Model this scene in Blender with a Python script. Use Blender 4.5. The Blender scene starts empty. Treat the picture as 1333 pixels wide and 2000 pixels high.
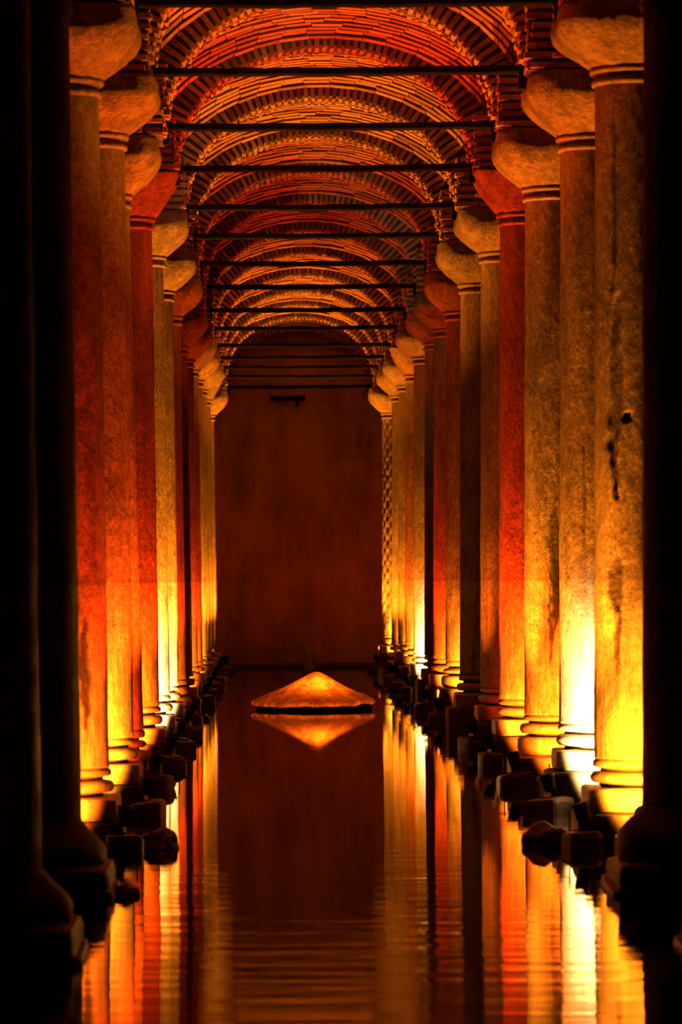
import bpy, bmesh, math, random
from mathutils import Vector, Matrix, noise

random.seed(7)
S = 4.8                 # bay length (m)
A0 = 6.9                # bays from the camera to the first lit columns
U = 1569.0              # pixels per (metre / bay)
Y0, X0 = 1132.0, 537.0  # vanishing point in the 1333x2000 frame
HC = 2.294              # eye height above the water
XL, XR = -1.79, 3.09    # axes of the two rows of columns
XC, W = (XL + XR) / 2, XR - XL
def bay(n): return (A0 + n) * S
def zpix(y, n): return HC + (Y0 - y) * (A0 + n) / U

# ------------------------------------------------------------------ camera
sc = bpy.context.scene
cam = bpy.data.objects.new('camera', bpy.data.cameras.new('camera'))
sc.collection.objects.link(cam)
cam.location = (0, 0, HC)
cam.rotation_euler = (Matrix.Rotation(math.radians(90), 3, 'X') @ Matrix.Rotation(math.radians(-0.40), 3, 'Z')).to_euler()
cd = cam.data
cd.sensor_fit = 'VERTICAL'; cd.sensor_height = 36; cd.sensor_width = 24
cd.lens = U * S / 2000 * 36
cd.shift_x = (666.5 - X0) / 2000
cd.shift_y = (Y0 - 1000) / 2000
cd.clip_end = 500
cd.dof.use_dof = True; cd.dof.focus_distance = 52; cd.dof.aperture_fstop = 3.2
sc.camera = cam

# ------------------------------------------------------------------ world, exposure
wd = bpy.data.worlds.new('world'); sc.world = wd; wd.use_nodes = True
bg = wd.node_tree.nodes['Background']
bg.inputs[0].default_value = (1.0, 0.22, 0.04, 1); bg.inputs[1].default_value = 0.0035
vs = sc.view_settings
sc.display_settings.display_device = 'sRGB'
vs.view_transform = 'Standard'; vs.look = 'None'; vs.gamma = 1; vs.exposure = 2.1; vs.use_curve_mapping = False

AMBER, ORANGE, RED, WARM = (1, .25, .010), (1, .14, .005), (1, .045, .002), (1, .50, .16)
SCARLET = (1, .08, .003)
# lamps of each lit column: row -> n -> (foot colour, foot power, uplight colour, uplight power)
LAMPS = {
 'R': {0: (AMBER, 170, AMBER, 380), 1: (WARM, 420, AMBER, 360), 2: (ORANGE, 150, AMBER, 460), 3: (ORANGE, 130, RED, 400),
       4: (RED, 4, ORANGE, 130), 6: (AMBER, 110, ORANGE, 220), 7: (ORANGE, 120, RED, 180), 9: (WARM, 420, AMBER, 300),
       10: (AMBER, 150, ORANGE, 360), 11: (AMBER, 160, AMBER, 400), 12: (AMBER, 180, AMBER, 420), 13: (AMBER, 220, AMBER, 520)},
 'L': {0: (ORANGE, 110, RED, 200), 1: (AMBER, 130, SCARLET, 400), 2: (RED, 60, SCARLET, 420), 3: (ORANGE, 130, RED, 260),
       4: (WARM, 400, AMBER, 620), 5: (WARM, 260, AMBER, 620), 6: (ORANGE, 60, RED, 200), 8: (ORANGE, 110, RED, 200),
       9: (ORANGE, 110, RED, 160), 10: (AMBER, 160, AMBER, 420), 11: (AMBER, 160, AMBER, 360), 12: (AMBER, 200, AMBER, 420), 13: (AMBER, 200, AMBER, 520)},
}
FOOT_K, UP_K = 3.1, 3.9
FAR_FILL_POWER = 22
CONE_POWER = 11

# ------------------------------------------------------------------ helpers
def link(o): sc.collection.objects.link(o); return o
def meshobj(name, me, parent=None, loc=(0, 0, 0), rot=None):
    o = bpy.data.objects.new(name, me); link(o)
    if parent: o.parent = parent
    o.location = loc
    if rot: o.rotation_euler = rot
    return o
def to_mesh(bm, m, smooth=False, name='mesh'):
    me = bpy.data.meshes.new(name)
    bmesh.ops.recalc_face_normals(bm, faces=bm.faces)
    bm.to_mesh(me); bm.free()
    if m: me.materials.append(m)
    if smooth:
        for p in me.polygons: p.use_smooth = True
    return me
def tag(o, label=None, cat=None, group=None, kind=None):
    if label: o['label'] = label
    if cat: o['category'] = cat
    if group: o['group'] = group
    if kind: o['kind'] = kind
    return o
def empty(name, loc, label, cat, group=None):
    o = bpy.data.objects.new(name, None); link(o); o.location = loc; o.empty_display_size = .2
    return tag(o, label, cat, group)
def lathe(bm, prof, seg=40, cx=0, cy=0, wob=0, seed=0):
    rings = []
    for r, z in prof:
        ring = []
        for k in range(seg):
            a = 2 * math.pi * k / seg
            rr = r
            if wob: rr += wob * noise.noise(Vector((math.cos(a) * 1.7 + seed, math.sin(a) * 1.7, z * 2.3)))
            ring.append(bm.verts.new((cx + rr * math.cos(a), cy + rr * math.sin(a), z)))
        rings.append(ring)
    for r0, r1 in zip(rings, rings[1:]):
        for k in range(seg):
            bm.faces.new((r0[k], r0[(k + 1) % seg], r1[(k + 1) % seg], r1[k]))
    bm.faces.new(rings[0][::-1]); bm.faces.new(rings[-1])
    return rings
def stone(bm, lo, hi, bev=.03, rough=.012, seed=0, cuts=3):
    """a worn stone block: bevelled, subdivided box with uneven faces"""
    g = bmesh.ops.create_cube(bm, size=1)
    vs_ = g['verts']
    for v in vs_:
        v.co = Vector([lo[i] + (hi[i] - lo[i]) * (v.co[i] + .5) for i in range(3)])
    es = list({e for v in vs_ for e in v.link_edges})
    r = bmesh.ops.bevel(bm, geom=es, offset=bev, segments=2, affect='EDGES', profile=.6)
    fs = [f for f in bm.faces if all(v.is_valid for v in f.verts)]
    if cuts:
        es = [e for e in bm.edges if e.calc_length() > .12]
        bmesh.ops.subdivide_edges(bm, edges=es, cuts=cuts, use_grid_fill=True)
    if rough:
        for v in bm.verts:
            p = v.co * 4 + Vector((seed * 3.1, seed * 1.7, 0))
            v.co += Vector((noise.noise(p), noise.noise(p + Vector((9, 0, 0))), noise.noise(p + Vector((0, 9, 0))))) * rough
def bar(bm, a, b, w, h, up=Vector((0, 0, 1))):
    a, b = Vector(a), Vector(b); d = (b - a).normalized(); s = d.cross(up).normalized(); t = s.cross(d)
    q = [[bm.verts.new(p + s * (sx * w / 2) + t * (sz * h / 2)) for sx, sz in ((-1, -1), (1, -1), (1, 1), (-1, 1))] for p in (a, b)]
    bm.faces.new(q[0][::-1]); bm.faces.new(q[1])
    for k in range(4): bm.faces.new((q[0][k], q[0][(k + 1) % 4], q[1][(k + 1) % 4], q[1][k]))
def hexa(bm, c8):
    v = [bm.verts.new(c) for c in c8]
    for f in ((0, 3, 2, 1), (4, 5, 6, 7), (0, 1, 5, 4), (1, 2, 6, 5), (2, 3, 7, 6), (3, 0, 4, 7)): bm.faces.new([v[i] for i in f])

# ------------------------------------------------------------------ materials
def mat(name):
    m = bpy.data.materials.new(name); m.use_nodes = True
    nt = m.node_tree; return m, nt, nt.nodes['Principled BSDF']
def nd(nt, t, **kw):
    n = nt.nodes.new(t)
    for k, v in kw.items(): setattr(n, k, v)
    return n
def ramp(nt, fac, stops):
    r = nd(nt, 'ShaderNodeValToRGB')
    el = r.color_ramp.elements
    while len(el) < len(stops): el.new(.5)
    for e, (p, c) in zip(el, stops): e.position = p; e.color = (c[0], c[1], c[2], 1) if len(c) == 3 else c
    nt.links.new(fac, r.inputs[0]); return r
def mapped(nt, scale, coord='Object'):
    tc = nd(nt, 'ShaderNodeTexCoord'); mp = nd(nt, 'ShaderNodeMapping'); mp.inputs['Scale'].default_value = scale
    nt.links.new(tc.outputs[coord], mp.inputs[0]); return mp.outputs[0]
def noise_n(nt, vec, scale, detail=5, rough=.6, dist=0):
    n = nd(nt, 'ShaderNodeTexNoise'); n.inputs['Scale'].default_value = scale; n.inputs['Detail'].default_value = detail
    n.inputs['Roughness'].default_value = rough; n.inputs['Distortion'].default_value = dist
    nt.links.new(vec, n.inputs['Vector']); return n.outputs['Fac']
def mix(nt, a, b, fac, mode='MIX'):
    m = nd(nt, 'ShaderNodeMix', data_type='RGBA', blend_type=mode)
    for s, i in ((a, 6), (b, 7)):
        if isinstance(s, tuple): m.inputs[i].default_value = (*s, 1)
        else: nt.links.new(s, m.inputs[i])
    if isinstance(fac, (int, float)): m.inputs[0].default_value = fac
    else: nt.links.new(fac, m.inputs[0])
    return m.outputs[2]
def bump(nt, b, h, strength, dist=.02):
    n = nd(nt, 'ShaderNodeBump'); n.inputs['Strength'].default_value = strength; n.inputs['Distance'].default_value = dist
    nt.links.new(h, n.inputs['Height']); nt.links.new(n.outputs[0], b.inputs['Normal'])
def math_n(nt, op, a, b):
    n = nd(nt, 'ShaderNodeMath', operation=op)
    for s, i in ((a, 0), (b, 1)):
        if isinstance(s, (int, float)): n.inputs[i].default_value = s
        else: nt.links.new(s, n.inputs[i])
    return n.outputs[0]

def marble(name, pale, mid, dark, fine=(26, .35), bd=.065, fmix=.35):
    m, nt, b = mat(name)
    oi = nd(nt, 'ShaderNodeObjectInfo')
    tc = nd(nt, 'ShaderNodeTexCoord')
    off = nd(nt, 'ShaderNodeVectorMath', operation='MULTIPLY_ADD')
    cmb = nd(nt, 'ShaderNodeCombineXYZ')
    for i in range(3): nt.links.new(oi.outputs['Random'], cmb.inputs[i])
    nt.links.new(cmb.outputs[0], off.inputs[0]); off.inputs[1].default_value = (37, 19, 53); nt.links.new(tc.outputs['Object'], off.inputs[2])
    def mp(s):
        k = nd(nt, 'ShaderNodeMapping'); k.inputs['Scale'].default_value = s; nt.links.new(off.outputs[0], k.inputs[0]); return k.outputs[0]
    st = noise_n(nt, mp((5, 5, .5)), 1.0, 6, .65, .6)          # vertical runs
    bl = noise_n(nt, mp((1, 1, .7)), 2.2, 8, .7, .4)           # blotches
    fi = noise_n(nt, mp((1, 1, fine[1])), fine[0], 6, .7)               # fine pitting
    c1 = ramp(nt, st, [(.34, dark), (.5, mid), (.64, pale)]).outputs[0]
    c2 = ramp(nt, bl, [(.36, dark), (.47, mid), (.6, pale)]).outputs[0]
    c = mix(nt, c1, c2, .5)
    c = mix(nt, c, ramp(nt, fi, [(.35, (.35, .33, .3)), (.6, (1, 1, 1))]).outputs[0], .7, 'MULTIPLY')
    # old water mark: limescale below, dirt above
    geo = nd(nt, 'ShaderNodeNewGeometry'); sep = nd(nt, 'ShaderNodeSeparateXYZ'); nt.links.new(geo.outputs['Position'], sep.inputs[0])
    zz = math_n(nt, 'ADD', sep.outputs[2], math_n(nt, 'MULTIPLY', bl, .12))
    tide = ramp(nt, math_n(nt, 'MULTIPLY', zz, .1), [(.2318, (1, 1, 1)), (.2333, (.26, .22, .18)), (.2352, (.8, .76, .7)), (.34, (.62, .57, .52))])
    tide.color_ramp.elements[0].position = .2322
    c = mix(nt, c, tide.outputs[0], 1.0, 'MULTIPLY')
    at = nd(nt, 'ShaderNodeAttribute', attribute_name='stain_shade')
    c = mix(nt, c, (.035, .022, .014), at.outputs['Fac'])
    nt.links.new(c, b.inputs['Base Color'])
    nt.links.new(ramp(nt, bl, [(.35, (.75,) * 3), (.65, (.42,) * 3)]).outputs[0], b.inputs['Roughness'])
    h = mix(nt, bl, fi, fmix)
    bump(nt, b, h, 1.0, bd)
    return m
M_MARBLE = marble('marble', (.45, .38, .29), (.29, .23, .17), (.085, .06, .04))
M_CAPITAL = marble('capital stone', (.46, .37, .27), (.25, .18, .12), (.06, .04, .025), (15, .9), .11, .6)

def plain_stone(name, pale, dark, scale=3, rough=.7, bstr=.5):
    m, nt, b = mat(name)
    v = mapped(nt, (1, 1, 1))
    n1 = noise_n(nt, v, scale, 8, .7, .3); n2 = noise_n(nt, v, scale * 9, 5, .7)
    c = ramp(nt, n1, [(.35, dark), (.62, pale)]).outputs[0]
    c = mix(nt, c, ramp(nt, n2, [(.3, (.5, .5, .5)), (.6, (1, 1, 1))]).outputs[0], .6, 'MULTIPLY')
    nt.links.new(c, b.inputs['Base Color']); b.inputs['Roughness'].default_value = rough
    bump(nt, b, mix(nt, n1, n2, .5), bstr, .02)
    return m
M_BASE = plain_stone('base stone', (.42, .35, .26), (.17, .12, .08), 4, .5)
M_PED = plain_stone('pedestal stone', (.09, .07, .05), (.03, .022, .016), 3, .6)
M_BLOCK = plain_stone('wet block stone', (.07, .055, .04), (.02, .016, .012), 3, .45)
M_MORTAR = plain_stone('mortar', (.07, .054, .038), (.03, .022, .015), 7, .9)
M_PLASTER = plain_stone('wall plaster', (.2, .15, .11), (.1, .07, .05), .6, .85, .3)

def brick_mat():
    m, nt, b = mat('brick')
    oi = nd(nt, 'ShaderNodeObjectInfo'); geo = nd(nt, 'ShaderNodeNewGeometry')
    v = mapped(nt, (1, 1, 1), 'Object')
    rnd = math_n(nt, 'FRACT', math_n(nt, 'ADD', oi.outputs['Random'], geo.outputs['Random Per Island']), 0)
    c = ramp(nt, rnd, [(0, (.15, .07, .038)), (.5, (.25, .125, .068)), (1, (.36, .21, .12))]).outputs[0]
    n = noise_n(nt, v, 22, 6, .7)
    c = mix(nt, c, ramp(nt, n, [(.3, (.45, .42, .4)), (.62, (1, 1, 1))]).outputs[0], .7, 'MULTIPLY')
    nt.links.new(c, b.inputs['Base Color']); b.inputs['Roughness'].default_value = .85
    bump(nt, b, n, .5, .015)
    return m
M_BRICK = brick_mat()
def simple(name, col, rough=.5, metal=0):
    m, nt, b = mat(name)
    n = noise_n(nt, mapped(nt, (1, 1, 1)), 30, 4)
    nt.links.new(mix(nt, col, tuple(c * .5 for c in col), n), b.inputs['Base Color'])
    b.inputs['Roughness'].default_value = rough; b.inputs['Metallic'].default_value = metal; b.inputs['Specular IOR Level'].default_value = .1
    return m
M_IRON = simple('blackened iron', (.004, .003, .0025), .9)
M_HOUSING = simple('lamp housing', (.02, .018, .016), .5)
def lens_mat(name, col, s):
    m, nt, b = mat(name)
    b.inputs['Base Color'].default_value = (*col, 1); b.inputs['Roughness'].default_value = .2
    b.inputs['Emission Color'].default_value = (*col, 1); b.inputs['Emission Strength'].default_value = s
    return m
LENS = {c: lens_mat('lamp lens', c, .4) for c in (AMBER, ORANGE, RED, WARM, SCARLET)}

def water_mat():
    m, nt, b = mat('water')
    b.inputs['Base Color'].default_value = (.006, .003, .0015, 1)
    b.inputs['Roughness'].default_value = .015; b.inputs['IOR'].default_value = 1.333
    n1 = noise_n(nt, mapped(nt, (.25, 1.0, 1)), 3.0, 2, .5, .3)
    n2 = noise_n(nt, mapped(nt, (.6, 1.8, 1)), 12, 3, .6)
    big = noise_n(nt, mapped(nt, (.5, .22, 1)), .28, 2)
    calm = ramp(nt, big, [(.42, (.12,) * 3), (.62, (1,) * 3)]).outputs[0]
    geo = nd(nt, 'ShaderNodeNewGeometry'); sep = nd(nt, 'ShaderNodeSeparateXYZ'); nt.links.new(geo.outputs['Position'], sep.inputs[0])
    near = ramp(nt, math_n(nt, 'MULTIPLY', sep.outputs[1], .01), [(.22, (1,) * 3), (.38, (.30,) * 3), (.55, (.12,) * 3)]).outputs[0]
    calm = math_n(nt, 'MULTIPLY', calm, near)
    h = math_n(nt, 'MULTIPLY', math_n(nt, 'ADD', n1, math_n(nt, 'MULTIPLY', n2, .12)), calm)
    bump(nt, b, h, .28, .03)
    return m
M_WATER = water_mat()

# ------------------------------------------------------------------ structure: floor, water, walls
NMIN, NMAX = -2, 14
YEND = bay(14) + .55
XW0, XW1 = XL - W, XR + W
def slab(name, lo, hi, m, kind='structure'):
    bm = bmesh.new(); g = bmesh.ops.create_cube(bm, size=1)
    for v in g['verts']: v.co = Vector([lo[i] + (hi[i] - lo[i]) * (v.co[i] + .5) for i in range(3)])
    return tag(meshobj(name, to_mesh(bm, m)), kind=kind)
slab('floor', (XW0, 6, -1.1), (XW1, YEND, -.9), M_PLASTER)
bm = bmesh.new()
bmesh.ops.create_grid(bm, x_segments=2, y_segments=2, size=.5)
for v in bm.verts: v.co = Vector((XW0 + (XW1 - XW0) * (v.co.x + .5), 6 + (YEND - 6) * (v.co.y + .5), 0))
tag(meshobj('water', to_mesh(bm, M_WATER)), 'still dark water covering the cistern floor between the columns', 'water', kind='structure')
slab('wall_left', (XW0 - .6, 6, -1.1), (XW0, YEND + .6, 10), M_PLASTER)
slab('wall_right', (XW1, 6, -1.1), (XW1 + .6, YEND + .6, 10), M_PLASTER)
def back_wall():
    m, nt, b = mat('back wall plaster')
    n1 = noise_n(nt, mapped(nt, (1.2, 1, .16)), 1.3, 6, .6, .4); n2 = noise_n(nt, mapped(nt, (1, 1, 1)), .8, 8, .7, .5); n3 = noise_n(nt, mapped(nt, (1, 1, 1)), 8, 6, .7)
    c = mix(nt, ramp(nt, n1, [(.35, (.14, .1, .07)), (.62, (.42, .32, .22))]).outputs[0], ramp(nt, n2, [(.35, (.18, .12, .08)), (.6, (.46, .34, .23))]).outputs[0], .5)
    nt.links.new(c, b.inputs['Base Color']); b.inputs['Roughness'].default_value = .85
    bump(nt, b, mix(nt, n2, n3, .4), .5, .04)
    w = slab('wall_back', (XW0 - .6, YEND, -1.1), (XW1 + .6, YEND + .6, 10), m)
    # low ledge along its foot
    bm = bmesh.new(); stone(bm, (XW0, YEND - .35, -1.1), (XW1, YEND, .10), .04, .01, 5, 0)
    tag(meshobj('trim_1', to_mesh(bm, M_PED)), kind='structure')
back_wall()

# ------------------------------------------------------------------ measured heights per bay
ROD_Y = {0: 6, 1: 141, 2: 249, 3: 330, 4: 406, 5: 462, 6: 515.5, 7: 561, 8: 606, 9: 641.6, 10: 675, 11: 699, 12: 718, 13: 736, 14: 756}
ZROD = {n: zpix(y, n) for n, y in ROD_Y.items()}
for n in (-1, -2): ZROD[n] = ZROD[0]
AE, BE = 1.80, 1.40      # arch intrados half-span and rise
VH = .32                 # voussoir depth
DEPTH = .76              # soffit width
EXT = .115                # how much of the face shows at the crown
def zspr(n): return ZROD[n] + .05

# ------------------------------------------------------------------ ceiling: sail vaults
VX, VY = W / 2 - DEPTH / 2, S / 2 - DEPTH / 2
BV = BE + EXT
def vz(x, y):
    c = .93
    return BV * math.sqrt(max(.02, 1 + c - c * (x / VX) ** 2 - c * (y / VY) ** 2))
def vault_meshes():
    bm = bmesh.new(); N = 28
    g = [[bm.verts.new((VX * 1.04 * (2 * i / N - 1), VY * 1.04 * (2 * j / N - 1), vz(min(VX, max(-VX, VX * 1.04 * (2 * i / N - 1))), min(VY, max(-VY, VY * 1.04 * (2 * j / N - 1)))) + .015)) for j in range(N + 1)] for i in range(N + 1)]
    for i in range(N):
        for j in range(N): bm.faces.new((g[i][j], g[i][j + 1], g[i + 1][j + 1], g[i + 1][j]))
    shell = to_mesh(bm, M_MORTAR, True, 'vault shell')
    rnd = random.Random(3)
    bm = bmesh.new(); y = -VY
    while y < VY - .05:
        t = rnd.uniform(.036, .046); x = -VX - rnd.uniform(0, .2); lift = rnd.gauss(0, .006)
        while x < VX:
            L = rnd.uniform(.24, .4)
            # length runs along the curve, so shorten the step on the steep haunch
            sl = abs(vz(min(VX, x + .03), y) - vz(max(-VX, x), y)) / .03 if -VX < x < VX - .03 else 0
            dx = L / math.sqrt(1 + min(sl, 6) ** 2)
            x0, x1 = max(-VX, x), min(VX, x + dx - .012)
            if x1 - x0 > .02:
                h = .026 + lift + rnd.gauss(0, .007)
                q = []
                for (px, py) in ((x0, y), (x1, y), (x1, y + t), (x0, y + t)):
                    q.append(Vector((px, py, vz(px, py))))
                nrm = (q[1] - q[0]).cross(q[3] - q[0]).normalized()
                if nrm.z > 0: nrm = -nrm
                top = [p + nrm * h for p in q]
                v = [bm.verts.new(p) for p in q + top]
                for f in ((4, 5, 6, 7), (0, 1, 5, 4), (1, 2, 6, 5), (2, 3, 7, 6), (3, 0, 4, 7)): bm.faces.new([v[i] for i in f])
            x += dx
        y += t + rnd.uniform(.022, .034)
    return shell, to_mesh(bm, M_BRICK, False, 'vault courses')
SHELL, COURSES = vault_meshes()
for n in range(NMIN, NMAX):
    z = (zspr(n) + zspr(n + 1)) / 2
    for k in (-1, 0, 1):
        c = tag(meshobj('ceiling', SHELL, None, (XC + k * W, bay(n) + S / 2, z)), kind='structure')
        tag(meshobj('brick_courses', COURSES, c), kind='stuff')
# half bay against the back wall is closed by the wall; flat fill above the piers
# ------------------------------------------------------------------ arches
ORD = ['first', 'second', 'third', 'fourth', 'fifth', 'sixth', 'seventh', 'eighth', 'ninth', 'tenth', 'eleventh', 'twelfth', 'thirteenth', 'fourteenth', 'fifteenth', 'sixteenth', 'seventeenth']
def ell(a, b, t): return Vector((-a * math.cos(t), 0, b * math.sin(t)))
def arc_ts(a, b, pitch):
    M = 2000; L = 0; ts = []; last = ell(a, b, 0); acc = pitch / 2
    for i in range(1, M + 1):
        t = math.pi * i / M; p = ell(a, b, t); L += (p - last).length; last = p
        if L >= acc: ts.append(t); acc += pitch
    return ts
def normal(a, b, t): return Vector((-math.cos(t) / a, 0, math.sin(t) / b)).normalized()
# six brick shapes shared by all voussoirs: local x tangent, y along the barrel, z radial
def voussoir(i, long_):
    r = random.Random(100 + i); bm = bmesh.new()
    w, h = .052 + r.uniform(-.006, .006), VH
    j = lambda: r.uniform(-.006, .006)
    wt = w * 1.12
    c = [(-w / 2 + j(), -long_ / 2 + j(), -.018 + j()), (w / 2 + j(), -long_ / 2 + j(), -.018 + j()), (w / 2 + j(), long_ / 2 + j(), -.012 + j()), (-w / 2 + j(), long_ / 2 + j(), -.012 + j()),
         (-wt / 2, -long_ / 2 + j(), h), (wt / 2, -long_ / 2 + j(), h), (wt / 2, long_ / 2, h), (-wt / 2, long_ / 2, h)]
    hexa(bm, c)
    es = [e for e in bm.edges if e.verts[0].co.z < .1 and e.verts[1].co.z < .1]
    bmesh.ops.bevel(bm, geom=es, offset=.008, segments=1, affect='EDGES')
    return to_mesh(bm, M_BRICK, False, 'voussoir')
VS = [voussoir(i, DEPTH / 2 - .025) for i in range(6)]
def ring_mesh(a, b, dep, h, m, t0=0.0):
    bm = bmesh.new(); N = 48; R = []
    for i in range(N + 1):
        t = t0 + (math.pi - 2 * t0) * i / N; p = ell(a, b, t); q = p + normal(a, b, t) * h
        R.append([bm.verts.new(v) for v in (p + Vector((0, -dep / 2, 0)), p + Vector((0, dep / 2, 0)), q + Vector((0, dep / 2, 0)), q + Vector((0, -dep / 2, 0)))])
    for r0, r1 in zip(R, R[1:]):
        for k in range(4): bm.faces.new((r0[k], r0[(k + 1) % 4], r1[(k + 1) % 4], r1[k]))
    bm.faces.new(R[0]); bm.faces.new(R[-1][::-1])
    return to_mesh(bm, m, False, 'arch core')
RING = ring_mesh(AE + .03, BE + .03, DEPTH - .10, VH, M_MORTAR)
TS = arc_ts(AE, BE, .092)
def spandrel_mesh():
    """masonry fill above the arch up to the height of the vault crown"""
    bm = bmesh.new(); N = 40; R = []
    a, b = AE + VH * .9, BE + VH * .9
    for i in range(N + 1):
        x = -W / 2 + W * i / N
        z = b * math.sqrt(max(0, 1 - (x / a) ** 2)) if abs(x) < a else 0
        R.append([bm.verts.new(v) for v in ((x, -DEPTH / 2 + .05, z), (x, DEPTH / 2 - .05, z), (x, DEPTH / 2 - .05, BE + 1.1), (x, -DEPTH / 2 + .05, BE + 1.1))])
    for r0, r1 in zip(R, R[1:]):
        for k in range(4): bm.faces.new((r0[k], r0[(k + 1) % 4], r1[(k + 1) % 4], r1[k]))
    return to_mesh(bm, M_MORTAR, False, 'spandrel')
SPAN = spandrel_mesh()
def joined_bricks(seed):
    r = random.Random(seed); bm = bmesh.new()
    for row in (-1, 1):
        for t in TS:
            me = VS[r.randrange(6)]
            tmp = bmesh.new(); tmp.from_mesh(me)
            M = brick_matrix(t, row, r)
            tmp.transform(M); tmp.to_mesh(JT); tmp.free(); bm.from_mesh(JT)
    return to_mesh(bm, M_BRICK, False, 'arch bricks')
JT = bpy.data.meshes.new('scratch')
def brick_matrix(t, row, r):
    p = ell(AE, BE, t); nn = normal(AE, BE, t); tx = Vector((nn.z, 0, -nn.x))
    M = Matrix((tx, (0, 1, 0), nn)).transposed().to_4x4()
    M.translation = p + Vector((0, row * DEPTH / 4, 0)) + nn * r.uniform(-.016, .012)
    return M @ Matrix.Rotation(r.gauss(0, .03), 4, 'Y') @ Matrix.Rotation(r.gauss(0, .02), 4, 'Z')
JB = joined_bricks(5)
def make_arch(loc, rotz, label, group, single, seed):
    e = empty('brick_arch', loc, label, 'arch', group); e.rotation_euler = (0, 0, rotz)
    meshobj('arch_core', RING, e); meshobj('spandrel', SPAN, e)
    r = random.Random(seed)
    if single:
        for row in (-1, 1):
            for t in TS:
                o = bpy.data.objects.new('brick', VS[r.randrange(6)]); link(o); o.parent = e
                o.matrix_local = brick_matrix(t, row, r)
    else:
        tag(meshobj('bricks', JB, e), kind='stuff')
    return e
def rowname(k): return 'ranged along the left bank' if k == 'L' else 'ranged along the right bank'
for n in range(NMIN, NMAX + 1):
    if n >= 0: lb = f'brick arch spanning the aisle above the {ORD[n]} dark tie beam from the camera'
    else: lb = f'unlit brick arch overhead, nearer the camera than the first tie beam, {"nearest" if n == -2 else "second nearest"}'
    make_arch((XC, bay(n), zspr(n)), 0, lb, 'brick arches across the aisle', 1 <= n <= 7, 50 + n)
for k, x in (('L', XL), ('R', XR)):
    for n in range(NMIN, NMAX):
        side = 'left' if k == 'L' else 'right'
        lb = f'brick arch running lengthwise along the {side} row, ' + (f'springing from its {ORD[n]} lit column back' if n >= 0 else f'over the {"nearest" if n == -2 else "second"} black column')
        e = make_arch((x, bay(n) + S / 2, (zspr(n) + zspr(n + 1)) / 2), math.pi / 2, lb, f'lengthwise arches over the {side} row', (k == 'R' and 0 <= n <= 3) or (k == 'L' and 0 <= n <= 1), 90 + n)
        e.scale = (.98, 1, 1)
# outer half of the cross arches over the side aisles, plain
for n in range(NMIN, NMAX + 1):
    for k in (-1, 1):
        o = meshobj('ceiling_rib', RING, None, (XC + k * W, bay(n), zspr(n))); tag(o, kind='structure')
        o2 = meshobj('spandrel', SPAN, o)

# ------------------------------------------------------------------ tie beams
def beam_mesh(seed):
    r = random.Random(seed); bm = bmesh.new(); N = 22; R = []
    for i in range(N + 1):
        x = -2.0 + 4.0 * i / N; w = .085 + r.uniform(-.006, .006); h = .085 + r.uniform(-.007, .007); dz = r.uniform(-.006, .006) - .012 * math.cos(x / 2.0 * math.pi / 2)
        b = .02
        R.append([bm.verts.new((x, py, pz + dz)) for py, pz in ((-w / 2 + b, -h / 2), (w / 2 - b, -h / 2), (w / 2, -h / 2 + b), (w / 2, h / 2 - b), (w / 2 - b, h / 2), (-w / 2 + b, h / 2), (-w / 2, h / 2 - b), (-w / 2, -h / 2 + b))])
    for r0, r1 in zip(R, R[1:]):
        for k in range(8): bm.faces.new((r0[k], r0[(k + 1) % 8], r1[(k + 1) % 8], r1[k]))
    bm.faces.new(R[0]); bm.faces.new(R[-1])
    return to_mesh(bm, M_IRON, False, 'tie beam')
def anchor_mesh():
    bm = bmesh.new(); stone(bm, (-.035, -.09, -.17), (.035, .09, .17), .012, 0, 0, 0); return to_mesh(bm, M_IRON, False, 'anchor')
ANCH = anchor_mesh()
for n in range(-1, NMAX + 1):
    lb = f'thin black tie beam across the aisle, {ORD[n]} down from the top edge' if n >= 0 else 'black tie beam overhead between the two nearest dark columns'
    if n == NMAX: lb = 'thin black tie beam across the aisle, lowest and farthest of all'
    e = empty('tie_beam', (XC, bay(n), ZROD[n] + .01), lb, 'beam', 'tie beams between facing piers')
    meshobj('beam', beam_mesh(n + 20), e)
    for s in (-1, 1): meshobj('wall_anchor', ANCH, e, (s * 1.82, 0, -.03))

# ------------------------------------------------------------------ columns
COLLAR = {'R': {0: 140, 1: 272, 2: 372, 3: 422, 4: 497, 5: 558, 6: 612, 7: 646, 8: 672, 9: 700, 10: 735, 11: 755, 12: 775, 13: 808},
          'L': {0: 155, 1: 262, 2: 380, 3: 425, 4: 500, 5: 568, 6: 617, 7: 676, 8: 702, 9: 722, 10: 742, 11: 760, 12: 780, 13: 810}}
FOOT = {'R': {0: 1485, 1: 1416, 2: 1399, 3: 1368, 4: 1345, 5: 1320, 6: 1292, 7: 1288, 8: 1282, 9: 1277, 10: 1261, 11: 1255, 12: 1254, 13: 1241},
        'L': {0: 1496, 1: 1438, 2: 1422, 3: 1377, 4: 1355, 5: 1338, 6: 1325, 7: 1312, 8: 1300, 9: 1290, 10: 1280, 11: 1270, 12: 1262, 13: 1256}}
DX = {'R': {-1: -.045, 1: .055, 2: .02, 3: .02, 4: .045, 8: .03, 13: -.08}, 'L': {1: .035, 2: -.03}}
HALF = .655   # half width of the capital's top
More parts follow.
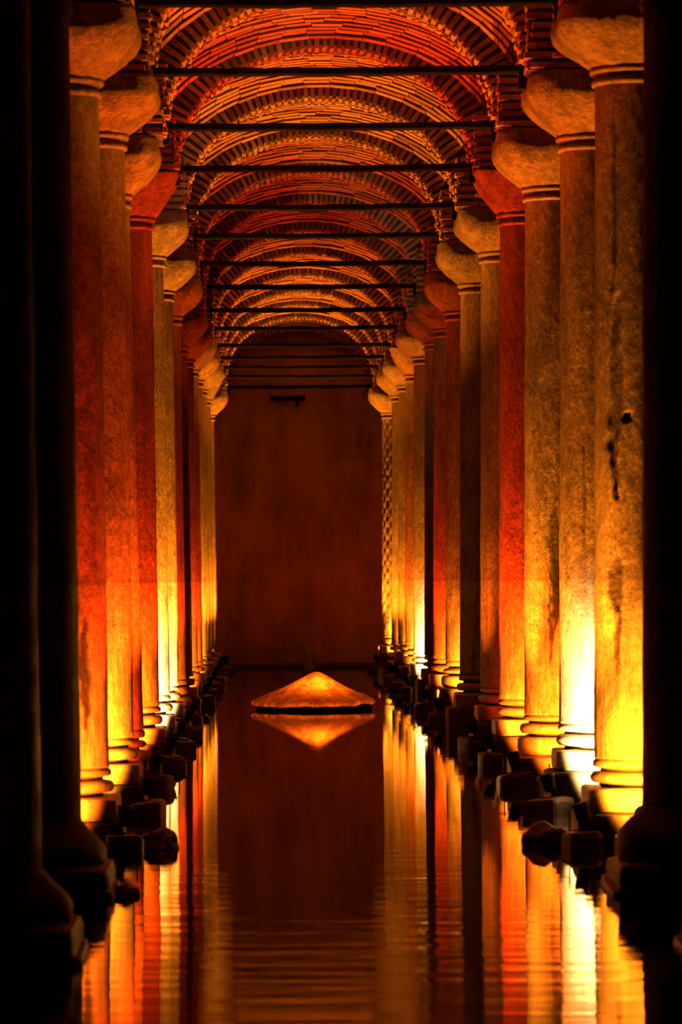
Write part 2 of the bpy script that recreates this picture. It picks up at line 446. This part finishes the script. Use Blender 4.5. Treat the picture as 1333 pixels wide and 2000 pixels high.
def capital_mesh(r0, zc, ztop, style, seed):
    bm = bmesh.new(); H = ztop - zc; seg = 48; rings = []
    prof = []
    K = 14
    for i in range(K + 1):
        f = i / K
        if style == 'bowl': g = math.sin(min(1, f / .68) * math.pi / 2) - .08 * max(0, (f - .7) / .3)
        else: g = f ** .85 if f < .88 else .9 + .1 * (f - .88) / .12
        e = 2 + 7 * min(1, f * 1.25) ** 1.4
        prof.append((r0 + .02 + (HALF - r0 - .02) * g, zc + H * f, e))
    for r, z, e in prof:
        ring = []
        for k in range(seg):
            a = 2 * math.pi * (k + .5) / seg; c, s = math.cos(a), math.sin(a)
            q = r / (abs(c) ** e + abs(s) ** e) ** (1 / e)
            q += .022 * noise.noise(Vector((c * 4 + seed, s * 4, z * 6))) + .012 * noise.noise(Vector((c * 13 + seed, s * 13, z * 15)))
            ring.append(bm.verts.new((q * c, q * s, z)))
        rings.append(ring)
    for a_, b_ in zip(rings, rings[1:]):
        for k in range(seg): bm.faces.new((a_[k], a_[(k + 1) % seg], b_[(k + 1) % seg], b_[k]))
    bm.faces.new(rings[0][::-1]); bm.faces.new(rings[-1])
    return to_mesh(bm, M_CAPITAL, True, 'capital')
def shaft_mesh(rb, rt, z0, z1, seed, gash_shade=None, lean=0, carved=False, k0='', n0=0):
    bm = bmesh.new(); seg = 64 if not gash_shade else 110; rows = 90 if not gash_shade else 220
    prof = []
    st = bm.verts.layers.float.new('stain_shade')
    rings = []
    for i in range(rows + 1):
        f = i / rows; z = z0 + (z1 - z0) * f
        r = rb + (rt - rb) * f
        if i == 0: r += .004
        ring = []
        for k in range(seg):
            a = 2 * math.pi * k / seg; c, s = math.cos(a), math.sin(a)
            rr = r + .008 * noise.noise(Vector((c * 2 + seed * 5, s * 2, z * 1.3))) + .003 * noise.noise(Vector((c * 9 + seed * 5, s * 9, z * 7)))
            stain_shade = 0
            for ac, za, zb, w0, dp in (gash_shade or ()):
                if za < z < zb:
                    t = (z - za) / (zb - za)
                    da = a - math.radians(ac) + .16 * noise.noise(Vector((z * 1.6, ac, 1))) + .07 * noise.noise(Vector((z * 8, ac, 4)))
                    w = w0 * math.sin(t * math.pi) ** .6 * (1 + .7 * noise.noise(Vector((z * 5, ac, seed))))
                    if abs(da) < w: stain_shade = max(stain_shade, min(1, 2.5 * (1 - abs(da) / w) + .3)); rr -= dp * (1 - abs(da) / w)
            if gash_shade and (k0, n0) == ('R', 0):
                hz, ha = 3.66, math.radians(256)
                if (z - hz) ** 2 + ((a - ha) * r) ** 2 < .035 ** 2: stain_shade = 1; rr -= .04
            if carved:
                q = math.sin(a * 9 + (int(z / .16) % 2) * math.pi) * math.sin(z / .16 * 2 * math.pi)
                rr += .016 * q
                if q < -.3: stain_shade = .8
            v = bm.verts.new((rr * c + lean * (z - z0), rr * s, z)); v[st] = stain_shade
            ring.append(v)
        rings.append(ring)
    for a_, b_ in zip(rings, rings[1:]):
        for k in range(seg): bm.faces.new((a_[k], a_[(k + 1) % seg], b_[(k + 1) % seg], b_[k]))
    bm.faces.new(rings[0][::-1]); bm.faces.new(rings[-1])
    return to_mesh(bm, M_MARBLE, True, 'shaft')
def ring_part(name, prof, parent, m, wob=.006, seed=0):
    bm = bmesh.new(); lathe(bm, prof, 48, 0, 0, wob, seed); return meshobj(name, to_mesh(bm, m, True), parent)
def block_part(name, lo, hi, parent, m, bev=.025, rough=.012, seed=0, cuts=2):
    bm = bmesh.new(); stone(bm, lo, hi, bev, rough, seed, cuts)
    me = to_mesh(bm, m, False)
    return meshobj(name, me, parent)

GASH_SHADE = {('R', 0): [(238, 2.94, 4.7, .22, .03), (240, 2.0, 2.5, .24, .02), (242, 1.45, 2.05, .10, .01), (236, 4.7, 6.3, .09, .01)],
        ('R', 2): [(266, 1.7, 3.2, .22, .006), (256, 1.3, 2.2, .08, .004)], ('L', 0): [(300, 1.0, 2.0, .16, .006), (285, 1.2, 2.6, .08, .004)],  # side streak of the brown right column is shade painted dark
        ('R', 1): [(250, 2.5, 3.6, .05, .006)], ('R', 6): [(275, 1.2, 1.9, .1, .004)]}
# short looks for the labels
LOOK = {
 'R': {-2: 'nearest black unlit column, out at the right edge', -1: 'black unlit column in front of the golden lit one at right', 0: 'golden lit stained column with dark vertical split, nearest lit on the right',
       1: 'column with white-hot lit foot and mottled brown shaft, second lit on the right', 2: 'brown column with orange lit foot and side streak of painted shade, third lit on the right', 3: 'red-orange lit column, fourth lit on the right, just before the dark pair',
       4: 'dim brown column with bright orange capital, first of the dark pair at right', 5: 'almost black column, second of the dark pair at right', 6: 'amber column lit from the foot, just beyond the dark pair at right',
       7: 'narrow red lit column between amber column and a dark one at right', 8: 'thin dark column just nearer than the far white-hot one at right', 9: 'far column with white-hot stacked rings at its foot, right row',
       10: 'orange lit column directly behind the far white-hot one, right row', 11: 'far amber column, fourth from the end of the right row', 12: 'far yellow footed column, next nearer than the last one, right row', 13: 'farthest column of the right row, patterned yellow shaft'},
 'L': {-2: 'nearest black unlit column cut by the left edge', -1: 'black unlit column with bell-shaped foot at left', 0: 'red column with golden mottled foot, first lit on the left',
       1: 'orange column with smooth yellow foot, second lit on the left', 2: 'dim red column between yellow footed and orange footed ones at left', 3: 'red shafted column with orange rounded foot, fourth lit on the left',
       4: 'column with white-hot foot and yellow capital, fifth lit on the left', 5: 'mottled golden column just behind the white-hot footed one, left row', 6: 'dull orange column behind the white-hot pair, left row', 7: 'dark unlit column past the white-hot pair, left row',
       8: 'thin red lit column past the dark gap, left row', 9: 'thin dull red column, fifth from the end of the left row', 10: 'thin gold column, fourth from the end of the left row', 11: 'thin gold column, third from the end of the left row', 12: 'gold column next to last in the left row', 13: 'farthest column of the left row, bright gold capital'},
}
def column(k, n):
    x = (XL if k == 'L' else XR) + DX[k].get(n, 0); y = bay(n)
    seed = n * 2 + (1 if k == 'L' else 0) + 10
    rnd = random.Random(seed)
    zc = zpix(COLLAR[k].get(n), n) if n in COLLAR[k] else 6.62
    zf = zpix(FOOT[k].get(n), n) if n in FOOT[k] else (.52 if k == 'L' else .6)
    zt = ZROD[n] - .08
    zt = min(zt, zc + .60)
    e = empty('stone_column', (x, y, 0), LOOK[k][n], 'column', 'columns of the left row' if k == 'L' else 'columns of the right row')
    rb, rt = .355, .305
    lean = -.012 if (k == 'L' and n == 2) else 0
    meshobj('shaft', shaft_mesh(rb, rt, zf, zc, seed, gash_shade=GASH_SHADE.get((k, n)), k0=k, n0=n, lean=lean, carved=(k == 'R' and n == 13)), e)
    lx = lean * (zc - zf)
    c = ring_part('collar', [(rt, zc - .155), (rt + .028, zc - .15), (rt + .034, zc - .125), (rt + .028, zc - .1), (rt + .008, zc - .095), (rt + .008, zc - .06), (rt + .04, zc - .05), (rt + .05, zc - .025), (rt + .04, zc), (rt, zc + .005)], e, M_MARBLE, .004, seed)
    c.location.x = lx
    style = 'flare' if (k, n) in (('R', 3), ('L', 3), ('R', 10), ('L', 12)) else 'bowl'
    cp = meshobj('capital', capital_mesh(rt + .02, zc, zt, style, seed), e); cp.location.x = lx
    # moulded foot
    if n == -1 or n == -2:   # bell-shaped foot, in darker stone that paints in its shade
        zb = .22
        ring_part('foot_moulding', [(rb + .005, zf + .02), (rb + .03, zf - .01), (rb + .06, zf - .05), (rb + .12, zf - .1), (rb + .17, zf - .16), (rb + .19, zf - .2), (rb + .18, zb)], e, M_PED, .01, seed)
        h = rb + .22
        block_part('plinth', (-h, -h, .0 - .3), (h, h, zb), e, M_PED, .07, .02, seed)
        h += .05
        block_part('pedestal', (-h, -h, -.95), (h, h, .06), e, M_PED, .05, .03, seed + 1)
    else:
        t1, t2 = .075 + rnd.uniform(-.015, .02), .10 + rnd.uniform(-.02, .03)
        o1 = rnd.uniform(.0, .02); o2 = o1 + rnd.uniform(.01, .03)
        ring_part('upper_ring', [(rb - .02, zf), (rb + o1 - .012, zf - .012), (rb + o1, zf - .03), (rb + o1, zf - t1 + .02), (rb + o1 - .012, zf - t1 + .004), (rb - .03, zf - t1)], e, M_BASE, .008, seed)
        z2 = zf - t1 - .03
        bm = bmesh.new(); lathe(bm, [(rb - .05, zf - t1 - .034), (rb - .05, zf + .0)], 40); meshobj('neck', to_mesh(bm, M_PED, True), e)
        ring_part('torus', [(rb - .03, z2), (rb + o2 - .02, z2 - .008), (rb + o2, z2 - .03), (rb + o2 + .008, z2 - t2 / 2), (rb + o2, z2 - t2 + .03), (rb + o2 - .02, z2 - t2 + .006), (rb - .03, z2 - t2)], e, M_BASE, .012, seed + 3)
        z3 = z2 - t2 - .034
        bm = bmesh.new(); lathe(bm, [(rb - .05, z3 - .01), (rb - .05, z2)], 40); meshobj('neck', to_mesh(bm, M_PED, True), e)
        h = rb + o2 + rnd.uniform(.03, .06); t3 = min(.2, z3 - .25)
        z4 = z3 - t3
        if rnd.random() < .45 and n > 1:
            ring_part('plinth', [(h - .08, z4), (h - .02, z4 + .03), (h, z4 + .08), (h, z3 - .03), (h - .03, z3)], e, M_BASE, .02, seed)
        else:
            block_part('plinth', (-h, -h, z4), (h, h, z3), e, M_BASE, .035, .014, seed)
        h2 = h + rnd.uniform(.04, .12)
        block_part('pedestal', (-h2, -h2, -.95), (h2, h2, z4 - .005), e, M_PED, .04, .03, seed + 1)
    return e, x, y, zf, zt
COLS = {}
for k in 'LR':
    for n in range(NMIN, 14):
        COLS[k, n] = column(k, n)

# ------------------------------------------------------------------ piers of brick on the capitals
def pier_brick(i, L):
    r = random.Random(400 + i); bm = bmesh.new(); h = r.uniform(.056, .074); j = lambda: r.uniform(-.006, .006)
    d = .12
    c = [(-L / 2 + j(), -d / 2 + j(), -h / 2 + j() / 2), (L / 2 + j(), -d / 2 + j(), -h / 2 + j() / 2), (L / 2, d / 2, -h / 2), (-L / 2, d / 2, -h / 2),
         (-L / 2 + j(), -d / 2 + j(), h / 2 + j() / 2), (L / 2 + j(), -d / 2 + j(), h / 2 + j() / 2), (L / 2, d / 2, h / 2), (-L / 2, d / 2, h / 2)]
    hexa(bm, c)
    es = [e for e in bm.edges if e.verts[0].co.y < 0 and e.verts[1].co.y < 0]
    bmesh.ops.bevel(bm, geom=es, offset=.009, segments=1, affect='EDGES')
    return to_mesh(bm, M_BRICK, False, 'pier brick')
PB = [pier_brick(i, .26 + .03 * (i % 3)) for i in range(6)]
PH = .60
def pier_places(rnd, z0, z1, inner):
    out = []; z = z0 + .05
    while z < z1:
        off = rnd.uniform(-.06, .06)
        for i in range(4):   # face toward the camera
            out.append(Matrix.Translation((-PH + .17 + i * .30 + off, -PH + .04 + rnd.uniform(-.015, .012), z)))
        for i in range(4):   # face toward the aisle
            out.append(Matrix.Translation((inner * (PH - .04 + rnd.uniform(-.012, .015)), -PH + .17 + i * .30 - off, z)) @ Matrix.Rotation(inner * math.pi / 2, 4, 'Z'))
        z += rnd.uniform(.088, .104)
    return out
def make_pier(k, n):
    _, x, y, zf, zt = COLS[k, n]
    if n == 2 and k == 'L': x -= .07
    rnd = random.Random(n * 7 + (k == 'L'))
    inner = 1 if k == 'L' else -1
    side = 'left' if k == 'L' else 'right'
    if n >= 0: lb = f'square brick pier on the capital of the {ORD[n]} lit column, {side} row'
    else: lb = f'dark brick pier on the {"nearest" if n == -2 else "second"} black column, {side} row'
    e = empty('brick_pier', ((XL if k == 'L' else XR), y, zt), lb, 'pier', f'brick piers of the {side} row')
    top = zspr(n) + .55 - zt
    bm = bmesh.new(); stone(bm, (-PH, -PH, 0), (PH, PH, top), .015, .004, n, 0); meshobj('pier_core', to_mesh(bm, M_MORTAR), e)
    P = pier_places(rnd, 0, top, inner)
    if -0 <= n <= 5:
        for M in P:
            o = bpy.data.objects.new('brick', PB[rnd.randrange(6)]); link(o); o.parent = e; o.matrix_local = M
    else:
        bm = bmesh.new()
        for M in P:
            tmp = bmesh.new(); tmp.from_mesh(PB[rnd.randrange(6)]); tmp.transform(M); tmp.to_mesh(JT); tmp.free(); bm.from_mesh(JT)
        tag(meshobj('bricks', to_mesh(bm, M_BRICK), e), kind='stuff')
for k in 'LR':
    for n in range(NMIN, 14): make_pier(k, n)

# ------------------------------------------------------------------ floodlights on stone blocks
def housing_mesh():
    bm = bmesh.new(); lathe(bm, [(.02, -.10), (.05, -.09), (.065, -.05), (.07, .05), (.078, .055), (.078, .078), (.07, .078), (.066, .06)], 20); return to_mesh(bm, M_HOUSING, True, 'housing')
HOUS = housing_mesh()
def lens_mesh(c):
    bm = bmesh.new(); lathe(bm, [(.06, .056), (.058, .062), (.03, .066)], 20); return to_mesh(bm, LENS[c], True, 'lens')
LENSM = {c: lens_mesh(c) for c in LENS}
def yoke_mesh():
    bm = bmesh.new()
    for s in (-1, 1): bar(bm, (s * .11, 0, .0), (s * .11, 0, .17), .012, .03, Vector((0, 1, 0)))
    bar(bm, (-.116, 0, .006), (.116, 0, .006), .03, .012)
    return to_mesh(bm, M_HOUSING, False, 'yoke')
YOKE = yoke_mesh()
def spot(name, parent, loc, direction, col, power, size, blend, rad=.06):
    l = bpy.data.lights.new(name, 'SPOT'); l.energy = power; l.color = col; l.spot_size = math.radians(size); l.spot_blend = blend; l.shadow_soft_size = rad
    o = bpy.data.objects.new(name, l); link(o); o.parent = parent; o.location = loc
    o.rotation_euler = Vector(direction).to_track_quat('-Z', 'Y').to_euler()
    return o
def floodlight(loc, direction, col, power, size, blend, label, group, oval=1.0):
    e = empty('floodlight', loc, label, 'lamp', group)
    meshobj('bracket', YOKE, e)
    q = Vector(direction).to_track_quat('Z', 'Y').to_euler()
    h = meshobj('housing', HOUS, e, (0, 0, .16), q)
    meshobj('lens', LENSM[col], h)
    d = Vector(direction).normalized()
    o = spot('lamp', e, Vector((0, 0, .16)) + d * .09, direction, col, power, size, blend); o.scale.x = oval
    return e
for k in 'LR':
    for n in range(0, 14):
        if n not in LAMPS[k]: continue
        fc, fp, uc, up_ = LAMPS[k][n]
        _, x, y, zf, zt = COLS[k, n]
        inner = 1 if k == 'L' else -1
        side = 'left' if k == 'L' else 'right'
        rnd = random.Random(n * 5 + (k == 'L'))
        bx, by = x + inner * .05, y - 1.45
        bt = .14 + rnd.uniform(-.04, .04)
        sx, sy = rnd.uniform(.17, .27), rnd.uniform(.16, .25); bx += rnd.uniform(-.04, .04)
        bm = bmesh.new(); stone(bm, (-sx, -sy, -.95), (sx, sy, bt), .06, .045, n, 2)
        tag(meshobj('stone_block', to_mesh(bm, M_BLOCK), None, (bx, by, 0), (0, 0, rnd.uniform(-.45, .45))), f'low dark stone block rising from the water before the {ORD[n]} lit column, {side} row', 'block', 'stone blocks in the water')
        floodlight((bx, by, bt - .01), (-inner * .03, .92, .40), fc, fp * FOOT_K, 86, .6, f'small black floodlight aimed at the foot of the {ORD[n]} lit column, {side} row', 'floodlights before the columns', .40 if n < 9 else .32 if n < 11 else .24)
        ux, uy = x + inner * .50, y - .50
        bm = bmesh.new(); sx = rnd.uniform(.12, .2); stone(bm, (-sx, -sx, -.95), (sx, sx, .16), .06, .045, n + 40, 2)
        tag(meshobj('stone_block', to_mesh(bm, M_BLOCK), None, (ux, uy, 0), (0, 0, rnd.uniform(-.6, .6))), f'squat dark stone beside the aisle corner of the {ORD[n]} lit column, {side} row', 'block', 'stone blocks in the water')
        floodlight((ux, uy, .15), (inner * .20, .02, 1), uc, up_ * UP_K, 60, .6, f'small black uplight pointing at the vault by the {ORD[n]} lit column, {side} row', 'uplights beside the columns')

# far wall wash: unseen fill lamps added on hidden blocks
for s in (-1, 1):
    xx = XC + s * 1.9
    bm = bmesh.new(); stone(bm, (-.25, -.25, -.95), (.25, .25, .15), .05, .03, 77 + s, 2)
    sd = 'left' if s < 0 else 'right'
    tag(meshobj('stone_block', to_mesh(bm, M_BLOCK), None, (xx, bay(13) + 1.2, 0)), f'added dark stone block under a fill lamp, hidden behind the farthest {sd} column', 'block', 'stone blocks in the water')
    floodlight((xx, bay(13) + 1.2, .14), (-s * .12, .75, .75), RED, FAR_FILL_POWER, 110, .9, f'added fill lamp hidden behind the farthest {sd} column washing the end wall', 'added fill lamps for the end wall')

# ------------------------------------------------------------------ glowing cone in the middle of the water
def cone():
    yc = 14.2 * S; xc = (612 - X0) * 14.2 / U
    m, nt, b = mat('cone cloth')
    out = nt.nodes['Material Output']
    n = noise_n(nt, mapped(nt, (1, 1, .4)), 5, 6, .65, .4)
    c = ramp(nt, n, [(.36, (.34, .17, .08)), (.62, (.9, .72, .5))]).outputs[0]
    tr = nd(nt, 'ShaderNodeBsdfTranslucent'); nt.links.new(c, tr.inputs[0]); nt.links.new(c, b.inputs['Base Color']); b.inputs['Roughness'].default_value = .5
    mx = nd(nt, 'ShaderNodeMixShader'); mx.inputs[0].default_value = .6
    nt.links.new(b.outputs[0], mx.inputs[1]); nt.links.new(tr.outputs[0], mx.inputs[2]); nt.links.new(mx.outputs[0], out.inputs[0])
    bump(nt, b, n, .4, .02)
    e = empty('cone_lantern', (xc, yc, 0), 'wide low glowing orange cone sitting alone on the dark water', 'sculpture')
    bm = bmesh.new(); seg = 120
    prof = [(1.06, .07), (1.075, .10), (1.05, .135), (.98, .17), (.86, .225), (.7, .295), (.52, .385), (.36, .475), (.22, .56), (.12, .615), (.05, .65), (.012, .655)]
    rings = []
    for r, z in prof:
        ring = []
        for k in range(seg):
            a = 2 * math.pi * k / seg
            pl = (.03 * math.sin(a * 11 + 1.5 * math.sin(a * 2)) + .05 * noise.noise(Vector((math.cos(a) * 3, math.sin(a) * 3, z * 3)))) * min(1, r * 1.4)
            rr = r + pl
            zz = z + .03 * noise.noise(Vector((math.cos(a) * r * 4 + 5, math.sin(a) * r * 4, 2))) * min(1, r * 2) + (.03 * r * max(0, math.cos(a)) ** 2)
            ring.append(bm.verts.new((rr * math.cos(a) + .045 * (1 - r), rr * math.sin(a), zz)))
        rings.append(ring)
    for a_, b_ in zip(rings, rings[1:]):
        for k in range(seg): bm.faces.new((a_[k], a_[(k + 1) % seg], b_[(k + 1) % seg], b_[k]))
    bm.faces.new(rings[-1])
    meshobj('cone_cover', to_mesh(bm, m, True), e)
    bm = bmesh.new(); lathe(bm, [(.96, -.06), (1.02, -.05), (1.035, .0), (1.03, .06), (.98, .075)], 80)
    meshobj('float_ring', to_mesh(bm, M_IRON, True), e)
    l = bpy.data.lights.new('lamp', 'POINT'); l.energy = CONE_POWER; l.color = (1, .13, .004); l.shadow_soft_size = .06
    o = bpy.data.objects.new('lamp', l); link(o); o.parent = e; o.location = (.06, -.25, .26)
cone()

# ------------------------------------------------------------------ small things: rocks, far bits
def rock(x, y, z, r, label, seed, m=M_PED, sc_=(1, 1, .7)):
    bm = bmesh.new(); bmesh.ops.create_icosphere(bm, subdivisions=3, radius=r)
    for v in bm.verts:
        p = v.co / r
        v.co *= 1 + .35 * noise.noise(p * 1.6 + Vector((seed, 0, 0))) + .12 * noise.noise(p * 4 + Vector((0, seed, 0)))
        v.co = Vector((v.co.x * sc_[0], v.co.y * sc_[1], v.co.z * sc_[2]))
    tag(meshobj('rock', to_mesh(bm, m, False), None, (x, y, z)), label, 'rock')
rock(-1.10, 28.1, .02, .10, 'small rough stone at the waterline beside the bell-footed black column', 1, M_BASE)
rock(2.58, 28.1, .02, .10, 'small rough stone at the waterline beside the black column at right', 2, M_BASE)
rock(-1.0, 33.0, .05, .17, 'rough rock by the foot of the golden mottled column at left', 3)
rock(2.3, 33.2, .05, .18, 'rough rock by the foot of the split golden column at right', 4)
# pale upright stone before the end wall
bm = bmesh.new(); lathe(bm, [(.16, -.9), (.17, .0), (.16, .15), (.13, .3), (.09, .44), (.05, .52), (.015, .55)], 24, 0, 0, .02, 4)
tag(meshobj('upright_stone', to_mesh(bm, M_BASE, True), None, ((603 - X0) * 20.6 / U, 20.6 * S, .05)), 'small dim tapering upright stone standing in the water before the end wall', 'stone')
# dark bracket on the end wall
e = empty('wall_bracket', ((565 - X0) * 21.0 / U, YEND, zpix(778, 14.1)), 'dark horizontal metal bracket fixed high on the end wall', 'bracket')
bm = bmesh.new(); stone(bm, (-.46, -.22, -.06), (.46, -.1, .06), .03, .015, 3, 2); meshobj('bar', to_mesh(bm, M_IRON), e)
for s in (-.3, .3):
    bm = bmesh.new(); bar(bm, (s, -.12, 0), (s, .02, 0), .06, .06); meshobj('stay', to_mesh(bm, M_IRON), e)
bm = bmesh.new(); stone(bm, (.2, -.2, -.24), (.28, -.12, -.05), .02, .005, 3, 0); meshobj('hanger', to_mesh(bm, M_IRON), e)
bpy.data.meshes.remove(JT)
